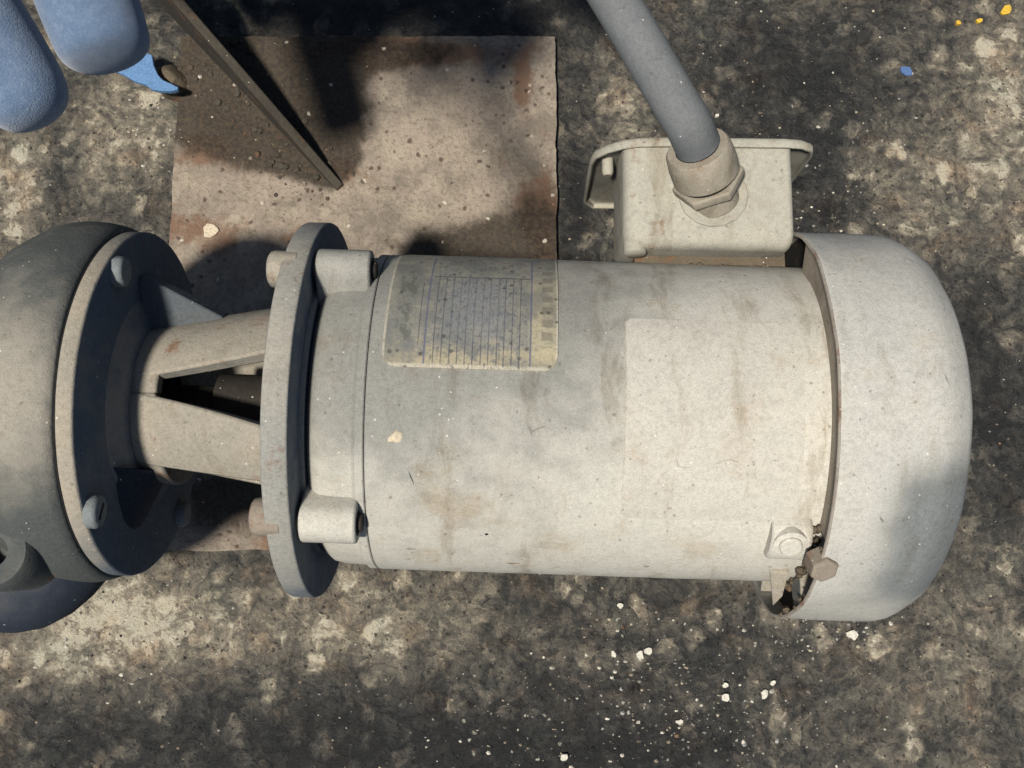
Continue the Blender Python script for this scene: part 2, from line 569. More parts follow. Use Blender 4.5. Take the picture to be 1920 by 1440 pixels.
def shell(s0, s1, r0, r1, a0, b0, a1, b1, th, ns=10, nf=10):
    """thick conical patch about the motor axis: angles a0..b0 at s0, a1..b1 at s1"""
    V, F = [], []
    idx = {}
    for layer in (0, 1):
        for i in range(ns + 1):
            f = i / ns
            for j in range(nf + 1):
                g = j / nf
                a = (a0 + (b0 - a0) * g) * (1 - f) + (a1 + (b1 - a1) * g) * f
                r = r0 + (r1 - r0) * f - th * layer
                idx[layer, i, j] = len(V)
                V.append(circ(s0 + (s1 - s0) * f, r, a))
    for layer in (0, 1):
        for i in range(ns):
            for j in range(nf):
                F.append((idx[layer, i, j], idx[layer, i + 1, j], idx[layer, i + 1, j + 1], idx[layer, i, j + 1]))
    for i in range(ns):
        for j in (0, nf):
            F.append((idx[0, i, j], idx[0, i + 1, j], idx[1, i + 1, j], idx[1, i, j]))
    for j in range(nf):
        for i in (0, ns):
            F.append((idx[0, i, j], idx[0, i, j + 1], idx[1, i, j + 1], idx[1, i, j]))
    return V, F


def smooth_path(pts, n):
    """Catmull-Rom through points"""
    P = [Vector(p) for p in pts]
    P = [P[0] * 2 - P[1]] + P + [P[-1] * 2 - P[-2]]
    out = []
    for k in range(1, len(P) - 2):
        for i in range(n):
            t = i / n
            a, b, c, d = P[k - 1], P[k], P[k + 1], P[k + 2]
            out.append(.5 * ((2 * b) + (c - a) * t + (2 * a - 5 * b + 4 * c - d) * t * t + (3 * b - a - 3 * c + d) * t ** 3))
    out.append(P[-2])
    return out


def tube(path, radii, n=20, caps=True):
    V, F = [], []
    m = len(path)
    ref = None
    for i, p in enumerate(path):
        t = (path[min(i + 1, m - 1)] - path[max(i - 1, 0)]).normalized()
        if ref is None:
            ref = Vector((0, 0, 1)) if abs(t.z) < .8 else Vector((1, 0, 0))
        e1 = (ref - t * ref.dot(t)).normalized()
        ref = e1
        e2 = t.cross(e1)
        r = radii[i] if isinstance(radii, (list, tuple)) else radii
        for k in range(n):
            a = 2 * math.pi * k / n
            V.append(p + (e1 * math.cos(a) + e2 * math.sin(a)) * r)
    for i in range(m - 1):
        for k in range(n):
            F.append((i * n + k, i * n + (k + 1) % n, (i + 1) * n + (k + 1) % n, (i + 1) * n + k))
    if caps:
        F.append(tuple(range(n)))
        F.append(tuple(range((m - 1) * n, m * n)))
    return V, F


def join(*vf):
    V, F = [], []
    for v, f in vf:
        o = len(V)
        V += list(v)
        F += [tuple(i + o for i in q) for q in f]
    return V, F


def axis_lathe(prof, n=96, wob=0.0, closed=False):
    return lathe(P0, AX, prof, n, wob=wob, closed=closed)


# ------------------------------------------------------------------ floor
def axis_coords(lo, hi, step, far):
    a = list(np.arange(lo, hi + step * .5, step))
    out = [lo - far, lo - far * .3, lo - far * .08]
    return np.array(out + a + [hi + far * .08, hi + far * .3, hi + far])


def blob_field(x, y, blobs):
    """sum of soft elliptical patches, centres given as points on the floor"""
    f = np.zeros_like(x)
    for px, py, rx, ry, amt in blobs:
        c = at(px, py, 0)
        kx, ky = rx / 2860.0, ry / 2860.0
        f += amt * np.exp(-(((x - c.x) / kx) ** 2 + ((y - c.y) / ky) ** 2))
    return f


FLOOR_TONE = [(60, 350, 120, 160, .42), (250, 240, 110, 150, .36), (110, 330, 40, 130, -.40), (200, 400, 80, 60, -.2),  # broad lighter and darker patches of the floor
        (230, 1160, 190, 90, .52), (60, 1260, 200, 90, .20), (520, 1190, 200, 110, .16), (700, 1150, 130, 90, .18),
        (860, 1190, 160, 100, .16), (250, 1400, 420, 90, -.26), (800, 1400, 380, 110, -.34), (1150, 1420, 200, 60, -.22),
        (1180, 200, 70, 130, .26), (1390, 110, 130, 160, -.22), (1530, 230, 110, 150, -.30), (1640, 70, 150, 120, -.10),
        (1890, 180, 110, 240, .34), (1790, 330, 160, 120, .18), (1720, 450, 150, 80, .14), (1560, 420, 60, 100, -.24),
        (1880, 790, 90, 210, -.34), (1800, 560, 60, 120, -.14), (1700, 1260, 200, 130, .14), (1850, 1120, 140, 160, .12),
        (1250, 1230, 240, 110, -.10), (1450, 1330, 260, 90, -.10), (1080, 350, 30, 200, -.30), (700, 25, 420, 60, -.35),
        (1000, 30, 120, 80, -.1), (1620, 310, 60, 40, .25), (1320, 60, 60, 40, .2), (1760, 1400, 200, 60, .02),
        (1000, 1150, 80, 140, -.05)]
FLECKS = [(1210, 1260, 170, 130, 1.0), (1560, 1180, 130, 60, .9), (1400, 1360, 200, 100, .5), (250, 1180, 170, 110, .8),
          (300, 230, 80, 120, .6), (1560, 320, 160, 200, .35), (1000, 1380, 300, 100, .25)]
xs = axis_coords(-.42, .42, .0018, 1.2)
ys = axis_coords(-.20, .46, .0018, 1.2)
X, Y = np.meshgrid(xs, ys, indexing='xy')
X, Y = X.ravel(), Y.ravel()
Z = np.zeros_like(X)
for i in range(len(X)):
    p = Vector((X[i], Y[i], 0))
    Z[i] = -abs(mnoise.noise(p * 90)) * .0011 + mnoise.noise(p * 16) * .0016 + mnoise.noise(p * 300) * .0005 - .0016
nx, ny = len(xs), len(ys)
I = np.arange(nx * ny).reshape(ny, nx)
quads = np.stack([I[:-1, :-1], I[:-1, 1:], I[1:, 1:], I[1:, :-1]], -1).reshape(-1, 4)
me = bpy.data.meshes.new('floor')
me.vertices.add(len(X))
me.vertices.foreach_set('co', np.stack([X, Y, Z], -1).ravel())
me.loops.add(quads.size)
me.loops.foreach_set('vertex_index', quads.ravel())
me.polygons.add(len(quads))
me.polygons.foreach_set('loop_start', np.arange(0, quads.size, 4))
me.polygons.foreach_set('loop_total', np.full(len(quads), 4))
me.update(calc_edges=True)
me.polygons.foreach_set('use_smooth', [True] * len(quads))
worn = .405 + blob_field(X, Y, FLOOR_TONE)  # floor tone, lighter and darker patches
a = me.attributes.new('worn', 'FLOAT', 'POINT')
a.data.foreach_set('value', worn.astype(np.float32))
flk = np.clip(blob_field(X, Y, FLECKS), 0, 1)
a = me.attributes.new('flecks', 'FLOAT', 'POINT')
a.data.foreach_set('value', flk.astype(np.float32))
me.materials.append(M_FLOOR)
floor = bpy.data.objects.new('floor', me)
COL.objects.link(floor)
floor['kind'] = 'structure'
floor['label'] = 'grimy dark concrete floor speckled with pale grit'


# ------------------------------------------------------------------ steel base plate with gusset
PX0, PX1, PY0, PY1, PZ = -.2275, .0298, -.0112, .3374, .006
plate = empty('base_plate', (0, .16, 0), 'rusty dust covered steel base plate under the pump, with an upright gusset', 'steel plate')
gx = np.linspace(PX0, PX1, 90)
gy = np.linspace(PY0, PY1, 120)
V, F = [], []
for j, y in enumerate(gy):
    for i, x in enumerate(gx):
        edge = i in (0, 89) or j in (0, 119)
        ex = mnoise.noise(Vector((x * 60, y * 60, 3))) * .0011 + mnoise.noise(Vector((x * 260, y * 260, 3))) * .0006 if edge else 0
        z = PZ + mnoise.noise(Vector((x * 22, y * 22, 1))) * .0006 + mnoise.noise(Vector((x * 120, y * 120, 5))) * .0004
        V.append(Vector((x + ex, y + ex, z)))
n0 = len(V)
for j in range(119):
    for i in range(89):
        F.append((j * 90 + i, j * 90 + i + 1, (j + 1) * 90 + i + 1, (j + 1) * 90 + i))
ring = [i for i in range(90)] + [j * 90 + 89 for j in range(1, 120)] + [119 * 90 + i for i in range(88, -1, -1)] + [j * 90 for j in range(118, 0, -1)]
low = {}
for k in ring:
    low[k] = len(V)
    V.append(Vector((V[k].x, V[k].y, -.003)))
for k in range(len(ring)):
    A, B = ring[k], ring[(k + 1) % len(ring)]
    F.append((A, B, low[B], low[A]))
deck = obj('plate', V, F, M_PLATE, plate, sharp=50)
GREASE_SHADE = [(400, 200, 130, 95, 1.15), (530, 270, 110, 80, .95), (470, 130, 90, 90, .6), (350, 150, 60, 110, .6), (380, 60, 160, 90, .9), (560, 170, 120, 130, .62), (800, 110, 220, 40, .30), (700, 30, 400, 40, .4), (1000, 420, 150, 60, .45), (880, 470, 260, 50, .75), (430, 930, 130, 90, .9),  # grease, with the plate's shadowed areas painted in as well
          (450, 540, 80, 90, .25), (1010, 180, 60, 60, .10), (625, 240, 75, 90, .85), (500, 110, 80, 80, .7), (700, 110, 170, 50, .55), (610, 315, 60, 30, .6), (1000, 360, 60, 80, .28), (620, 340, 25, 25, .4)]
RUSTY = [(1015, 400, 40, 110, .9), (980, 170, 20, 60, .8), (800, 105, 200, 30, .8), (700, 100, 60, 30, .8), (380, 290, 60, 40, .8), (480, 460, 180, 50, .35), (360, 420, 60, 40, .4),
         (650, 330, 50, 40, .5), (520, 1010, 60, 30, .6)]
vx = np.array([v.x for v in V])
vy = np.array([v.y for v in V])
for nm, bl in (('grease_shade', GREASE_SHADE), ('rust', RUSTY)):
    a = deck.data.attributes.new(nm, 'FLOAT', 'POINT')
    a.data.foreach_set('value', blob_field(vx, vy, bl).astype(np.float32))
# gusset: upright triangular plate welded on, rising away from its low end
g0 = at(638, 352, .0068)
gd = Vector((-.684, .729, 0)).normalized()
gn = Vector((gd.y, -gd.x, 0))
prof = []
for k in range(15):
    d = .235 * k / 14
    prof.append(g0 + gd * d + Vector((0, 0, .0012 + d * .45 + mnoise.noise(Vector((d * 90, 0, 0))) * .0012)))
poly = [g0 + Vector((0, 0, -.002))] + prof + [g0 + gd * .235 + Vector((0, 0, -.002))]
V, F = prism([p + gn * .0030 for p in poly], -gn * .0060)
M_GUS = dusty('rust_and_grease_on_gusset', dust=(.085, .074, .056), paint=(.030, .026, .021), cover=.25, up=.35, rust_amt=.12, rough_bump=1.8)
obj('gusset', V, F, M_GUS, plate, bevel=.0008)
# weld crust at the foot of the gusset
vf = []
for k in range(150):
    d = rnd.uniform(0, .14)
    p = g0 + gd * d + gn * (rnd.uniform(.003, .022) if k % 4 == 0 else -rnd.uniform(.003, .006) - abs(rnd.gauss(0, .011)))
    p.z = PZ
    r = .0006 + .0026 * rnd.random() ** 2.5
    vf.append(lathe(p, Vector((rnd.uniform(-.4, .4), rnd.uniform(-.4, .4), 1)), [(-.001, r), (r * .4, r * .8), (r * .7, 0)], 6, turn=rnd.random()))
o = obj('crusted_dirt', *join(*vf), M_GUS, plate)
o['kind'] = 'stuff'

# ------------------------------------------------------------------ the motor and pump
motor = empty('motor_pump', (P0.x, P0.y, 0), 'dust covered electric motor bolted to a blue pump, lying across the picture', 'pump')

# motor body and its ends
def dust_and_shade(o, blobs):
    org = world_origin(o.parent)
    vals = []
    for v in o.data.vertices:
        p = Vector(v.co) + org
        f = 0.0
        for px, py, z, r, k in blobs:
            f += k * math.exp(-((p - at(px, py, z)).length / r) ** 2)
        vals.append(f)
    a = o.data.attributes.new('thin', 'FLOAT', 'POINT')
    a.data.foreach_set('value', vals)
    return o


DUST_SHADE = [(880, 720, .21, .085, .40), (640, 660, .20, .060, .50), (1130, 640, .21, .060, .22), (1020, 600, .20, .040, .30), (620, 480, .17, .04, .35), (1090, 800, .21, .02, .14),  # patchy dust, with soft shade painted in round the left end and nameplate
        (1530, 620, .20, .04, .16), (1200, 520, .19, .03, .15), (700, 800, .21, .03, .22)]
body = obj('motor_body', *axis_lathe([(-.0636, .060), (-.0636, .0794), (-.0630, .0800)] + [(q, .0800) for q in np.linspace(-.060, .154, 42)] + [(.156, .078), (.156, 0.0)], 144, wob=.00022),
           M_BODY, motor, sharp=40)
dust_and_shade(body, DUST_SHADE)
bell = obj('end_bell', *axis_lathe([(-.0640, .060), (-.0640, .0794), (-.0645, .0799), (-.0678, .0799), (-.0683, .0793), (-.0695, .0783), (-.0800, .0778), (-.0848, .0768), (-.0882, .0742), (-.0905, .0705), (-.0912, .068), (-.0912, .05)], 128, wob=.0002),
           M_BODY, motor, sharp=30)
dust_and_shade(bell, DUST_SHADE)
obj('seam_packing', *axis_lathe([(-.066, .0775), (-.062, .0775)], 96), M_SLOT, motor)


def sector(deg, pts, s0, s1):
    """extrudes a (tangent, radius) outline placed at an angle round the axis from s0 to s1"""
    a = R(deg)
    er = UP * math.cos(a) + SIDE * math.sin(a)
    et = -UP * math.sin(a) + SIDE * math.cos(a)
    base = P0 + AX * s0
    return prism([base + er * r + et * t for t, r in pts], AX * (s1 - s0))


def lug_outline(w, rc, rin):
    pts = [(-w, rin), (-w, rc)]
    for k in range(1, 12):
        q = math.pi - math.pi * k / 12
        pts.append((w * math.cos(q), rc + w * .92 * math.sin(q)))
    return pts + [(w, rc), (w, rin)]


for deg in (44.5, -44, 136, -136):
    lug = obj('lug', *sector(deg, lug_outline(.0098, .0832, .066), -.0918, -.0668), M_BODY, motor, bevel=.0011, sharp=30)
    dust_and_shade(lug, DUST_SHADE)
    a = circ(-.0690, .0832, deg)
    obj('lug_hole', *lathe(a, AX, [(0, .0058), (.00245, .0058), (.00245, 0)], 20), M_SLOT, lug)
    er = circ(0, 1, deg) - circ(0, 0, deg)
    obj('stud', *lathe(circ(-.0668, .0832, deg), AX, [(-.03, .0042), (.0016, .0042), (.0022, .0036), (.0022, 0)], 16), M_DARK, lug)

# flange of the bracket
fl_prof = [(-.1050, .050), (-.1050, .0940), (-.1046, .0947), (-.1040, .0950), (-.0945, .0950), (-.0939, .0947), (-.0935, .0941), (-.0935, .050)]
obj('motor_flange', *axis_lathe(fl_prof, 128, wob=.0003), M_FLANGE, motor, sharp=40)
obj('register_ring', *axis_lathe([(-.0935, .0735), (-.0918, .0735), (-.0912, .0728), (-.0905, .06)], 96), M_FLANGE, motor)
for deg in (39, -40.5, 137, -137):
    c = circ(-.1050, .0872, deg)
    obj('bolt', *lathe(c, -AX, [(-.006, .0082), (.0040, .0086), (.0062, .0080), (.0072, .0066), (.0078, .004), (.0079, 0)], 28, wob=.0002), M_RUSTB if deg < 0 else M_CAST, motor, sharp=45)
for deg in (44.5, -44):
    obj('bolt_shank', *lathe(circ(-.0936, .0832, deg), AX, [(0, .0046), (.003, .0046)], 16), M_RUSTB, motor)

# yoke between flange and pump cover: ring, four arms, windows between them
arms = [(12.5, 86, 25, 88), (-54, -2.0, -49.5, -19.5), (-178, -128, -176, -126), (132, 178, 130, 178)]
pieces = [shell(-.1826, -.1690, .0401, .0416, 0, 360, 0, 360, .0085, 6, 72)]
for a0, b0, a1, b1 in arms:
    pieces.append(shell(-.1828, -.1048, .0400, .0548, a0 + (a0 - a1) * .2, b0 + (b0 - b1) * .2, a1, b1, .0085, 14, 14))
yoke = obj('yoke', *join(*pieces), M_CAST, motor, bevel=.0013, sharp=32)
obj('yoke_collar', *axis_lathe([(-.1875, .056), (-.1862, .0535), (-.1845, .0490), (-.1828, .0452), (-.1815, .0430), (-.1815, .03)], 72, wob=.0003), M_BLUE, motor, sharp=50)
obj('shaft', *axis_lathe([(-.19, .010), (-.150, .010), (-.150, .0165), (-.112, .0165), (-.112, .013), (-.09, .013)], 40), M_DARK, motor, sharp=30)
obj('flange_bore', *axis_lathe([(-.1045, .0500), (-.1000, .046), (-.0960, .03), (-.0960, 0)], 48), M_DARK, motor)

# pump cover disc, its web and bolts
obj('pump_cover', *axis_lathe([(-.1950, .03), (-.1950, .0862), (-.1943, .0872), (-.1882, .0874), (-.1874, .0868), (-.1870, .0858), (-.1868, .03)], 128, wob=.0004), M_BLUE, motor, sharp=40)
a = R(66)
er = UP * math.cos(a) + SIDE * math.sin(a)
et = -UP * math.sin(a) + SIDE * math.cos(a)
tri = [P0 + AX * s + er * r - et * .0042 for s, r in ((-.1872, .036), (-.1872, .067), (-.1835, .0665), (-.146, .0475), (-.146, .036))]
obj('web', *prism(tri, et * .0105), M_WEB, motor, bevel=.001)
for deg, r in ((44, .0785), (-44, .0815), (136, .080), (-136, .080)):
    b = obj('cover_bolt', *lathe(circ(-.1872, r, deg), AX, [(0, .0076), (.0034, .0076), (.0048, .0068), (.0052, .0052), (.0052, 0)], 9, turn=.3, wob=.0005), M_BOLT, motor, sharp=50)
    if deg == -44:
        c = circ(-.1820, r, deg)
        obj('bolt_slot', *prism([c + UP * u + SIDE * w for u, w in ((.001, -.004), (.0022, -.0036), (-.0006, .004), (-.0018, .0036))], AX * .0003), M_SLOT, b)

# casing (volute), spiral bulge, discharge neck with a threaded port
cas = [(-.1957, .05), (-.1957, .0868), (-.1965, .0885), (-.200, .0900), (-.207, .0914), (-.214, .0917), (-.2205, .0910), (-.2275, .0892), (-.234, .0862), (-.240, .0826),
       (-.246, .0780), (-.251, .0735), (-.257, .066), (-.262, .056), (-.265, .045), (-.268, .040), (-.30, .037), (-.302, .055), (-.318, .055), (-.318, .028), (-.25, .028)]
case = obj('pump_casing', *axis_lathe(cas, 128, wob=.0006), M_CASE, motor, sharp=45)
dust_and_shade(case, [(45, 735, .2, .034, -1.05), (80, 840, .19, .018, -.6), (110, 1000, .17, .035, .3)])  # lit spot and shadowed lower side painted through the dust amount
obj('joint_gasket', *axis_lathe([(-.1958, .0866), (-.1949, .0866)], 96), M_SLOT, motor)
pc = at(-18, 1034, .188)
n1 = circ(-.2180, .030, -75)
path = smooth_path([n1, circ(-.222, .052, -84), at(60, 1052, .125), at(-20, 1056, .120), at(-140, 1064, .120)], 6)
rad = np.interp(np.linspace(0, 1, len(path)), [0, .25, .5, .75, 1], [.046, .037, .0335, .033, .031]).tolist()
obj('discharge_neck', *tube(path, rad, 40), M_NECK, motor, sharp=60)
port = obj('discharge_port', *lathe(pc, (0, 0, 1), [(-.070, .0200), (-.012, .0186), (-.003, .0176), (.0, .0158), (.0006, .0130), (-.0004, .0076), (-.014, .0066), (-.014, 0)], 48, wob=.0007), M_CASE, motor, sharp=45)

# fan cover: thin pressed cup, open to the left
cov = [(.1362, .0960), (.1360, .0972), (.1366, .0976)] + [(q, .0975) for q in np.linspace(.139, .175, 14)] + [(.1775, .0974), (.1815, .0966), (.1850, .0950), (.1935, .0895), (.1962, .0862), (.1978, .082), (.1990, .060), (.1995, .0),
       ]
inn = [(.1975, .0), (.197, .06), (.1955, .082), (.1920, .0880), (.1830, .0938), (.1780, .0956), (.15, .0960), (.1362, .0960)]
V, F = axis_lathe(cov[:], 144)
V2, F2 = axis_lathe(inn, 144)
V = list(V)


def dent(p):
    q = p - P0
    s = q.dot(AX)
    rr = q - AX * s
    f = mnoise.noise(p * 30) * .0007 + mnoise.noise(p * 75) * .00035
    c = at(1730, 900, .21)
    f -= .0014 * math.exp(-((p - c).length / .024) ** 2)
    c = at(1745, 560, .20)
    f -= .0007 * math.exp(-((p - c).length / .02) ** 2)
    lip = max(0, 1 - (s - .136) / .012)
    f += lip * mnoise.noise(p * 55) * .0008
    return p + rr.normalized() * f if rr.length > 1e-6 else p


fan = obj('fan_cover', [dent(Vector(v)) for v in V] + [dent(Vector(v)) for v in V2], F + [tuple(i + len(V) for i in f) for f in F2], M_COVER, motor, sharp=60)
dust_and_shade(fan, [(1728, 925, .205, .020, 1.25), (1700, 1035, .185, .022, .95), (1775, 1000, .19, .024, .6), (1790, 820, .2, .02, .35), (1650, 560, .20, .03, .10)])
rim = axis_lathe([(.1358, .0963), (.1358, .0973), (.1364, .0980), (.1370, .0973)], 144)
obj('rusty_rim', [dent(Vector(v)) for v in rim[0]], rim[1], M_RIM, fan, sharp=60)
# rear casting seen in the gap: added dark ring, ribs, pads and screws
obj('dark_gap_ring', *axis_lathe([(.1450, .0790), (.1450, .0956), (.1465, .0956), (.1465, .0790)], 96, closed=True), M_DARK, motor, sharp=40)  # dark ring added so the gap behind the lip looks shaded
obj('end_shield', *shell(.1385, .1448, .0948, .0948, -41, 60, -41, 60, .0156, 2, 40), M_SHIELD, motor, sharp=40)
for deg in (-72, -118, 118):
    obj('spacer_block', *sector(deg, [(-.008, .080), (-.0065, .0953), (.0065, .0953), (.008, .080)], .1375, .1448), M_CAST, motor, bevel=.0008)
pad = obj('screw_pad', *sector(-47, [(-.0135, .076), (-.010, .0838), (-.004, .0868), (.004, .0868), (.010, .0838), (.0135, .076)], .1170, .1352), M_BODY, motor, bevel=.0018)
c = circ(.1252, .0860, -45)
er = (c - circ(.1252, 0, -45)).normalized()
obj('pad_screw', *lathe(c, er, [(-.003, .0052), (.0022, .0052), (.0030, .0045), (.0030, 0)], 20), M_BODY, pad)
obj('pad_washer', *lathe(c, er, [(-.003, .0076), (.0009, .0076), (.0012, .0070), (.0012, 0)], 24), M_BODY, pad)
c = circ(.1372, .0950, -46.5)
er = ((c - circ(.1372, 0, -46.5)).normalized() + AX * .12 + SIDE * .10).normalized()
hexb = obj('hex_bolt', *lathe(c, er, [(-.004, .0066), (.0046, .0066), (.0054, .0058), (.0054, 0)], 6, turn=.35), M_RUSTB, motor, bevel=.0006, smooth=True)
tr = [circ(.1235, .0812, -66), circ(.1320, .0822, -65), circ(.1312, .0900, -73), circ(.1288, .0930, -79)]
obj('cover_tab', *prism(tr, (circ(0, 1, -70) - circ(0, 0, 0)) * -.003), M_CAST, motor, bevel=.0006)


# crusted dirt packed into the gap at the lower lip and beside the screw pad
vf = []
for k in range(90):
    a = rnd.uniform(-86, -40)
    p = circ(rnd.uniform(.1355, .1400), rnd.uniform(.0800, .0835) if k % 3 else rnd.uniform(.0945, .0962), a)
    r = .0004 + .0020 * rnd.random() ** 2
    vf.append(lathe(p, Vector((rnd.uniform(-1, 1), rnd.uniform(-1, 1), 1)), [(-r, r * .8), (0, r), (r * .8, 0)], 6, turn=rnd.random()))
crust = obj('caked_dirt', *join(*vf), M_GASK, motor, sharp=30)
crust['kind'] = 'stuff'

# nameplate and old label: thin curved sheets
def curved_sheet(name, s0, s1, a0, a1, r, th, corner, m, ns, nf, parent, ragged=0.0):
    L = s1 - s0
    W = R(a1 - a0) * r
    V, F, UVs = [], [], []
    cols = []
    for i in range(ns + 1):
        u = i / ns
        x = u * L
        inset = 0.0
        d = min(x, L - x)
        if d < corner:
            inset = corner - math.sqrt(max(0, corner ** 2 - (corner - d) ** 2))
        lo, hi = inset / W, 1 - inset / W
        col = []
        for j in range(nf + 1):
            v = lo + (hi - lo) * j / nf
            jit = ragged * mnoise.noise(Vector((u * 30, v * 30, 0))) if (i in (0, ns) or j in (0, nf)) else 0
            col.append(len(V))
            V.append(circ(s0 + x + jit, r + th, a0 + (a1 - a0) * v + jit * 300))
            UVs.append((u, v))
        cols.append(col)
    for i in range(ns):
        for j in range(nf):
            F.append((cols[i][j], cols[i + 1][j], cols[i + 1][j + 1], cols[i][j + 1]))
    ring = [cols[i][0] for i in range(ns + 1)] + [cols[ns][j] for j in range(1, nf + 1)] + [cols[i][nf] for i in range(ns - 1, -1, -1)] + [cols[0][j] for j in range(nf - 1, 0, -1)]
    base = {}
    for k in ring:
        base[k] = len(V)
        q = V[k] - P0
        s = q.dot(AX)
        rr = q - AX * s
        V.append(P0 + AX * s + rr * ((r - .0006) / (r + th)))
        UVs.append(UVs[k])
    for k in range(len(ring)):
        A, B = ring[k], ring[(k + 1) % len(ring)]
        F.append((A, B, base[B], base[A]))
    o = obj(name, V, F, m, parent, sharp=40)
    uvl = o.data.uv_layers.new(name='UVMap')
    for lp in o.data.loops:
        uvl.data[lp.index].uv = UVs[lp.vertex_index]
    return o


npl = curved_sheet('nameplate', -.0575, .0195, 7.0, 68, .0802, .0005, .0065, M_NAME, 60, 40, motor)
npl['label'] = 'tarnished brass nameplate with ruled lines and worn print'
lab = curved_sheet('old_label', .0495, .1270, -40, 27, .0803, .00025, .002, M_LABEL, 30, 30, motor, ragged=.0004)
lab['label'] = 'faded square label buried under dust'

def spot(name, px, py, size, m, seed, asp=.7, r=.0801, rot=0.0, th=.0003):
    """small crust lying on the motor body, found from where it is seen"""
    rr = random.Random(seed)
    o, d = Vector((0, 0, CAM_H)), at(px, py, 0) - Vector((0, 0, CAM_H))
    w = o - P0
    dn, wn_ = d - AX * d.dot(AX), w - AX * w.dot(AX)
    qa, qb, qc = dn.dot(dn), 2 * dn.dot(wn_), wn_.dot(wn_) - r * r
    tt = (-qb - math.sqrt(qb * qb - 4 * qa * qc)) / (2 * qa)
    p = o + d * tt - P0
    s0 = p.dot(AX)
    rad = p - AX * s0
    a0 = math.degrees(math.atan2(rad.dot(SIDE), rad.dot(UP)))
    h = size / 4250.0 * .5
    V = []
    n = 14
    for lay, k in ((0, 1.0), (1, .8)):
        for q in range(n):
            a = 2 * math.pi * q / n
            rr2 = random.Random(seed * 100 + q)
            e = h * rr2.uniform(.55, 1.15) * k
            x, y = e * math.cos(a), e * asp * math.sin(a)
            x, y = x * math.cos(rot) - y * math.sin(rot), x * math.sin(rot) + y * math.cos(rot)
            V.append(circ(s0 + x, r - .0002 + (th + .0002) * lay, a0 + math.degrees(y / r)))
    F = [(q, (q + 1) % n, n + (q + 1) % n, n + q) for q in range(n)] + [tuple(range(n, 2 * n))]
    return obj(name, V, F, m, motor, sharp=60)


spot('paint_spot', 740, 820, 34, M_CREAM, 3, .75, rot=.6)['label'] = 'pale flake stuck to the body'
spot('rust_spot', 962, 1056, 30, M_RUSTB, 5, .35, th=.0002)
spot('rust_spot', 1212, 1062, 14, M_RUSTB, 6, .5, th=.0002)
spot('nick', 771, 896, 34, M_SLOT, 8, .07, rot=-1.2, th=.00015)
spot('nick', 912, 1002, 8, M_SLOT, 9, .9, th=.00015)

# junction box on the side of the motor, with lid
BX0, BX1, BY0, BY1, BZ0, BZ1 = .0548, .1380, .1372, .1905, .118, .172


def rot_motor(p, c=Vector((.095, .165, 0))):
    q = Vector(p) - c
    a = R(-.6)
    return Vector((c.x + q.x * math.cos(a) - q.y * math.sin(a), c.y + q.x * math.sin(a) + q.y * math.cos(a), p[2]))


def rrect(x0, x1, y0, y1, r4, n=6):
    pts = []
    for (cx, cy, a0, r) in ((x0, y0, 180, r4[0]), (x1, y0, 270, r4[1]), (x1, y1, 0, r4[2]), (x0, y1, 90, r4[3])):
        ox = cx + (r if cx == x0 else -r)
        oy = cy + (r if cy == y0 else -r)
        for k in range(n + 1):
            a = R(a0 + 90 * k / n)
            pts.append((ox + r * math.cos(a), oy + r * math.sin(a)))
    return pts


# cross-section in x-z is rounded; the wall facing the motor has a softened edge
V, F = [], []
rings = []
for y, ins in ((BY0, .0060), (BY0 + .0012, .0030), (BY0 + .0035, .0010), (BY0 + .007, 0), (BY1 - .012, 0), (BY1, 0)):
    ring = []
    for x, z in rrect(BX0 + ins, BX1 - ins * .5, BZ0 + ins, BZ1 - ins, (.007, .004, .0035, .0075)):
        p = rot_motor(Vector((x, y, z)))
        p.z += mnoise.noise(p * 45) * .0005
        ring.append(len(V))
        V.append(p)
    rings.append(ring)
for A, B in zip(rings, rings[1:]):
    F += [(A[k], A[(k + 1) % len(A)], B[(k + 1) % len(A)], B[k]) for k in range(len(A))]
F += [tuple(rings[0]), tuple(rings[-1])]
jbox = obj('junction_box', V, F, M_BOX, motor, sharp=40)
# mounting boss with a dark slot at the lower left corner
p = rot_motor(Vector((.0610, BY0 + .0035, BZ1 - .0085)))
obj('box_boss', *lathe(p, (0, -1, .10), [(-.006, .0058), (.0050, .0056), (.0058, .0046), (.0058, 0)], 20), M_BOX, jbox, sharp=40)
p = rot_motor(Vector((.0682, BY0 + .0006, BZ1 - .0075)))
obj('box_slot', *prism([p + Vector((-.0012, 0, .0020)), p + Vector((.0012, 0, .0024)), p + Vector((.0016, 0, -.006)), p + Vector((-.0010, 0, -.006))], (0, -.0004, 0)), M_SLOT, jbox)
# crusted gasket between box and motor
vf = []
base = [rot_motor(Vector((x, y, z))) for x, y, z in ((.062, .1335, .10), (.1375, .1325, .10), (.1375, .1325, .1545), (.062, .1335, .1545))]
vf.append(prism(base, (0, .007, 0)))
for k in range(70):
    x = rnd.uniform(.060, .139)
    p = rot_motor(Vector((x, rnd.uniform(.1295, .1325), rnd.uniform(.1490, .1560))))
    r = rnd.uniform(.0007, .0024)
    vf.append(lathe(p, (rnd.uniform(-.5, .5), rnd.uniform(-.5, .5), 1), [(-r, r), (r * .4, r * .8), (r, 0)], 6))
obj('gasket', *join(*vf), M_GASK, jbox, sharp=30)
# lid: shallow tray closing the far side of the box
lo = [(.046, .082), (.0405, .092), (.0400, .150), (.0415, .1585), (.0470, .1660), (.0540, .1715), (.0620, .1745), (.0760, .1755), (.1340, .1752), (.1430, .1738), (.1490, .1695), (.1510, .1620), (.1512, .092), (.146, .082)]
cx, cz = .095, .13
outer = [Vector((x, 0, z)) for x, z in lo]


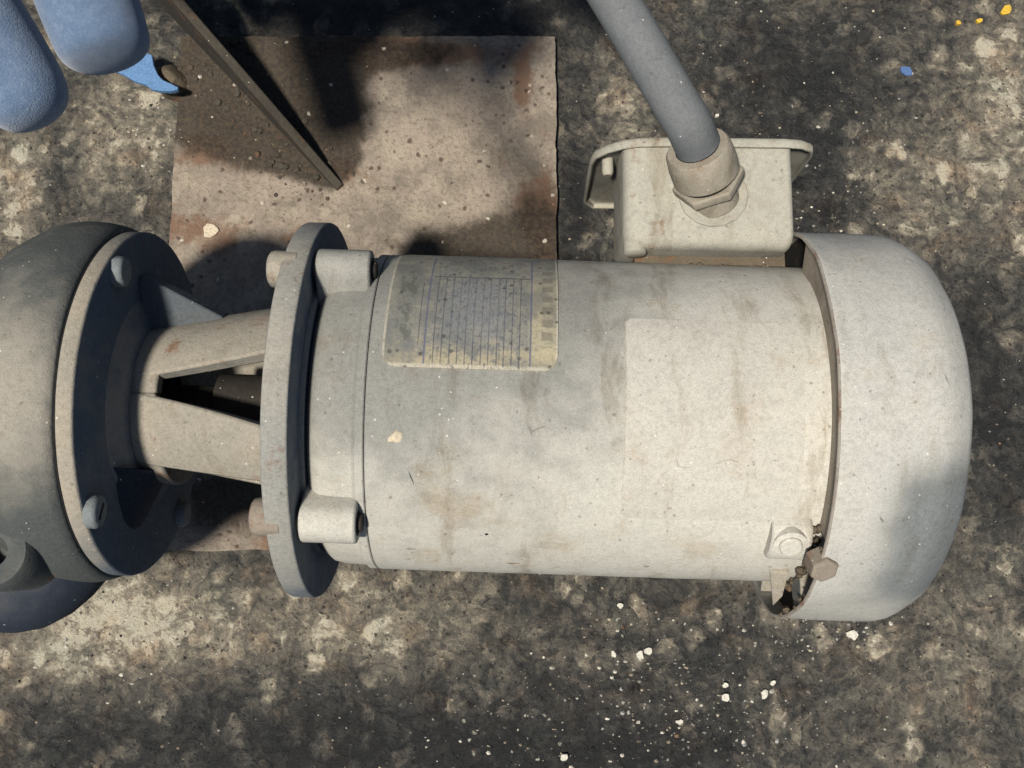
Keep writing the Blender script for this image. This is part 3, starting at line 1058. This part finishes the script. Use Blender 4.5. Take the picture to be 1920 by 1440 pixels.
def lid_ring(y, shrink):
    out = []
    for p in outer:
        d = Vector((p.x - cx, 0, p.z - cz))
        d = d * (1 - shrink / d.length)
        out.append(rot_motor(Vector((cx + d.x, y, cz + d.z))))
    return out


V, F = [], []
lr = [lid_ring(.1870, .0020), lid_ring(.1867, .0006), lid_ring(.1874, 0), lid_ring(.1900, .0), lid_ring(.1916, .0010), lid_ring(.1922, .003)]
li = [lid_ring(.1892, .0024), lid_ring(.1900, .004)]
allr = [li[1], li[0]] + lr
for ring in allr:
    V += ring
n = len(outer)
for a in range(len(allr) - 1):
    F += [(a * n + k, a * n + (k + 1) % n, (a + 1) * n + (k + 1) % n, (a + 1) * n + k) for k in range(n)]
F += [tuple(range(n)), tuple(range((len(allr) - 1) * n, len(allr) * n))]
lid = obj('lid', V, F, M_BOX, jbox, bevel=.0006, sharp=50)
obj('lid_screw', *lathe(rot_motor(Vector((.0490, .1905, .150))), (0, -1, 0), [(0, .0030), (.008, .0030), (.0095, .0022), (.0095, 0)], 14), M_BOX, jbox, sharp=40)

# ------------------------------------------------------------------ flexible conduit
con = empty('flexible_conduit', (.0987, .1642, .172), 'grey flexible conduit running from the junction box up out of the picture', 'conduit')
b0 = at(1337, 366, .1724)
fa = (at(1300, 245, .2040) - at(1336, 352, .1760))
fdir = fa.normalized()
cpath = smooth_path([at(1308, 272, .197), at(1290, 232, .2075), at(1258, 178, .2125), at(1215, 105, .2150), at(1140, -20, .2160), at(1060, -140, .2140), Vector((-.05, .36, .19)), Vector((-.10, .44, .11)), Vector((-.115, .47, .0))], 9)
obj('hose', *tube(cpath, .0107, 32), M_COND, con, sharp=70)
f0 = b0 + fdir * .002
obj('locknut', *prism([b0 + Vector((.0172 * math.cos(R(q)) * (1.0 if not 100 < q < 200 else .98), .0162 * math.sin(R(q)), -.0006)) for q in (20, 42, 75, 105, 140, 165, 190, 215, 240, 262, 285, 310, 335, 358)], (0, 0, .0016)), M_BOX, con, bevel=.0005)
obj('neck', *lathe(f0, fdir, [(-.006, .0118), (.010, .0118)], 32, wob=.0003), M_FIT, con, sharp=40)
obj('hub', *lathe(f0 + fdir * .0042, fdir, [(0, .0110), (0, .0166), (.0006, .0174), (.0044, .0178), (.0052, .0170), (.0052, .011)], 6, turn=.45), M_FIT, con, bevel=.0006, sharp=50)
obj('packing', *lathe(f0 + fdir * .0090, fdir, [(0, .0138), (.0042, .0138)], 28), M_DARK, con)
obj('gland_nut', *lathe(f0 + fdir * .0118, fdir, [(0, .0115), (0, .0152), (.0008, .0160), (.008, .0160), (.0150, .0154), (.0166, .0143), (.0166, .0104)], 36, wob=.0003), M_FIT, con, sharp=40)

# ------------------------------------------------------------------ gloved hands
def glove_hand(tip, base, k, fk, label, side, curl=True):
    """pointing glove: the long finger runs from tip to base, the unseen others are curled under the palm unless curl is off"""
    tip, base = Vector(tip), Vector(base)
    d = (base - tip).normalized()
    e = (d.cross(Vector((0, 0, 1)))).normalized() * side
    up = e.cross(d).normalized()
    if up.z < 0:
        up = -up
    palm = base + d * .046 * k + e * .026 * k
    hand = empty('gloved_hand', palm, label, 'gloved hand', 'gloved hands at the upper left corner')
    J = []

    def add(p, r, par):
        J.append((Vector(p), r * k, par))
        return len(J) - 1
    ip = add(palm, .034, None)
    iw = add(palm + d * .070 * k, .027, ip)
    add(palm + d * .230 * k + up * .02, .036, iw)
    L = (base - tip).length
    k1 = add(base, .0125 * fk, ip)
    k2 = add(tip + d * L * .62 + up * .004 * k, .0116 * fk, k1)
    k3 = add(tip + d * L * .34 + up * .003 * k, .0112 * fk, k2)
    k4 = add(tip + d * L * .10, .0108 * fk, k3)
    add(tip - d * .002 * k, .0096 * fk, k4)
    for q, ln in ((1, 1.0), (2, .95), (3, .8)):
        kq = base + e * .0205 * k * q + d * .005 * k * q
        m0 = add(kq, .0150, ip)
        if not curl:  # unseen fingers laid straight to widen the shadow on the plate
            m1 = add(kq - d * .030 * ln * k, .0125 * fk, m0)
            add(kq - d * (.052 - .010 * q) * ln * k, .0112 * fk, m1)
            continue
        m1 = add(kq + (-up * .030 - d * .010) * ln * k, .0110, m0)
        m2 = add(kq + (-up * .042 + d * .016) * ln * k, .0104, m1)
        add(kq + (-up * .026 + d * .028) * ln * k, .0096, m2)
    t0 = add(palm + d * .028 * k - e * .030 * k - up * .010 * k, .0150, ip)
    t1 = add(base + d * .030 * k - e * .026 * k - up * .030 * k, .0130, t0)
    add(base + d * .006 * k - e * .010 * k - up * .040 * k, .0115, t1)
    me = bpy.data.meshes.new('glove')
    me.from_pydata([tuple(p - palm) for p, r, q in J], [(q, i) for i, (p, r, q) in enumerate(J) if q is not None], [])
    if not me.skin_vertices:
        bm = bmesh.new()
        bm.from_mesh(me)
        bm.verts.layers.skin.verify()
        bm.to_mesh(me)
        bm.free()
    lay = me.skin_vertices[0]
    for i, (p, r, q) in enumerate(J):
        lay.data[i].radius = (r * 1.12, r * 1.12)
        lay.data[i].use_root = (i == 0)
    go = bpy.data.objects.new('glove', me)
    COL.objects.link(go)
    go.parent = hand
    sk = go.modifiers.new('skin', 'SKIN')
    sk.use_smooth_shade = True
    sb = go.modifiers.new('sub', 'SUBSURF')
    sb.levels = sb.render_levels = 3
    me.materials.append(M_GLOVE)
    return hand


HS = 1
ta = at(74, 226, .440)
ba = ta + (at(-75, -20, .447) - ta).normalized() * .098
glove_hand(ta, ba, .95, .86, 'lighter blue glove fingertip at the left edge, nearest the viewer', 1)
tb = at(204, 112, .238)
bb = tb + (at(130, -110, .242) - tb).normalized() * .092
glove_hand(tb, bb, 1.2, 1.5, 'blue glove fingertip beside the metal tab, behind the other one', HS, False)

# ------------------------------------------------------------------ blue painted tab under the glove
zt = .022
out = [(205, 128), (232, 100), (262, 92), (285, 103), (288, 122), (296, 140), (306, 150), (322, 157), (334, 163), (333, 168), (318, 171), (300, 170), (284, 167), (272, 158), (252, 152), (232, 140)]
pts = [at(x, y, zt) for x, y in out]
tab = obj('metal_tab', *prism(pts, (0, 0, -.004)), M_TAB, None, bevel=.0005)
tag(tab, 'bright blue painted metal tab with a ragged edge below the glove', 'metal tab')
# rusty lump the tab is stuck to, standing on the plate edge
c = at(306, 132, .018)
V, F = lathe(Vector((c.x, c.y, 0)), (0, 0, 1), [(0, .0125), (.004, .0115), (.009, .0095), (.013, .0070), (.0150, .0045), (.0158, 0)], 22, wob=.0055)
V = [v + Vector((.0, .0, mnoise.noise(v * 160) * .002)) + Vector((-.35, .9, 0)) * ((v.x - c.x) * -.35) for v in V]
lump = obj('rust_lump', V, F, M_GASK, None, sharp=25)
tag(lump, 'lump of flaking brown rust beside the blue tab at the plate corner', 'rust lump')


# ------------------------------------------------------------------ flakes lying about
def chip(name, px, py, size, m, label, group=None, z=0.0, aspect=1.0, rot=None, seed=0, cat='paint flake'):
    rr = random.Random(seed * 31 + 5)
    c = at(px, py, z)
    s = size / 2860.0
    a0 = rr.random() * 6.28 if rot is None else rot
    n = 9
    poly = []
    for k in range(n):
        q = 2 * math.pi * k / n
        r = s * .5 * rr.uniform(.65, 1.1)
        x, y = r * math.cos(q), r * math.sin(q) * aspect
        poly.append(c + Vector((x * math.cos(a0) - y * math.sin(a0), x * math.sin(a0) + y * math.cos(a0), rr.uniform(-.0002, .0005))))
    o = obj(name, *prism(poly, (0, 0, -.0022)), m, None, smooth=False)
    return tag(o, label, cat, group)


chip('paint_flake', 1886, 19, 30, M_YELLOW, 'largest yellow paint flake at the upper right corner of the floor', 'yellow paint flakes', aspect=.6, rot=.5, seed=1)
chip('paint_flake', 1836, 39, 15, M_YELLOW, 'middle yellow paint flake, just left of the largest yellow one', 'yellow paint flakes', aspect=.7, seed=2)
chip('paint_flake', 1797, 42, 11, M_YELLOW, 'smallest yellow paint flake, furthest from the corner', 'yellow paint flakes', seed=3)
chip('paint_flake', 1700, 133, 28, M_BLUEF, 'single dull blue paint flake on the floor at upper right', None, aspect=.65, rot=-.5, seed=4)
WH = [(1163, 1136, 14, 'round white flake on the floor just below the middle of the motor'),
      (1216, 1221, 18, 'roundest white flake of the pale cluster below the motor'),
      (1200, 1228, 22, 'widest white flake of the pale cluster below the motor'),
      (1151, 1227, 15, 'leaning white flake left of the pale cluster below the motor'),
      (1360, 1285, 11, 'small white flake beside the paired one right of the pale cluster'),
      (1360, 1309, 18, 'cream white flake below the paired small flakes'),
      (1450, 1280, 13, 'upright white flake above the heart shaped one'),
      (1434, 1302, 19, 'heart shaped white flake right of the cream white one'),
      (1274, 1354, 13, 'upright white flake alone on the dark floor near the bottom'),
      (1057, 1421, 18, 'tall white flake at the bottom edge of the picture'),
      (1600, 1190, 24, 'large white flake in the pale patch below the fan cover'),
      (1345, 216, 9, 'tiny white flake beside the conduit above its nut')]
for k, (x, y, s, l) in enumerate(WH):
    chip('paint_flake', x, y, s, M_WHITE, l, 'white paint flakes on the floor', seed=10 + k, aspect=rnd.uniform(.6, .95))
chip('paint_flake', 395, 432, 36, M_CREAM, 'curled cream flake lying on the base plate near the pump', None, z=PZ + .0012, aspect=.8, seed=40)

# grit: countless small chips on the floor and plate
NG = 7900
V, F, tones = [], [], []
pal = [(.58, .55, .47), (.42, .37, .28), (.30, .25, .18), (.16, .13, .10), (.03, .028, .025), (.22, .13, .08), (.34, .34, .32)]
wts = [.10, .20, .22, .18, .16, .05, .09]
for k in range(NG):
    if k < 6500:
        px, py = rnd.uniform(-150, 2070), rnd.uniform(-120, 1560)
    else:
        b = FLECKS[rnd.randrange(len(FLECKS))]
        px, py = rnd.gauss(b[0], b[2] * .6), rnd.gauss(b[1], b[3] * .6)
    on = 320 < px < 1045 and 66 < py < 1035
    p = at(px, py, PZ if on else -.0012)
    on = PX0 + .002 < p.x < PX1 - .002 and PY0 + .002 < p.y < PY1 - .002
    if on and k % 3:
        continue
    if not on:
        p.z = -abs(mnoise.noise(p * 90)) * .0011 + mnoise.noise(Vector((p.x, p.y, 0)) * 16) * .0016 - .0016
    s = .00028 + .0011 * rnd.random() ** 4
    if k >= 6500:
        s = .00035 + .0017 * rnd.random() ** 4
    c = rnd.choices(pal, wts)[0]
    if k >= 6500 and rnd.random() < .40:
        c = pal[0]
    j = rnd.uniform(.75, 1.15)
    n = rnd.choice((4, 5, 6))
    a0 = rnd.random() * 6.28
    asp = rnd.uniform(.5, 1)
    rowi = []
    for q in range(n):
        a = a0 + 2 * math.pi * q / n
        r = s * rnd.uniform(.7, 1.25)
        rowi.append(len(V))
        V.append(p + Vector((r * math.cos(a), r * math.sin(a) * asp, -.0003)))
        tones.append(tuple(min(1, x * j) for x in c))
    top = len(V)
    V.append(p + Vector((rnd.uniform(-.3, .3) * s, rnd.uniform(-.3, .3) * s, s * rnd.uniform(.5, 1.0))))
    tones.append(tuple(min(1, x * j) for x in c))
    F += [(rowi[q], rowi[(q + 1) % n], top) for q in range(n)]
grit = obj('grit', V, F, M_GRIT, None, smooth=False)
ca = grit.data.attributes.new('tone', 'FLOAT_COLOR', 'POINT')
ca.data.foreach_set('color', np.array([(*t, 1) for t in tones], np.float32).ravel())
grit['kind'] = 'stuff'
grit['label'] = 'small pale and dark grit scattered over the floor and plate'
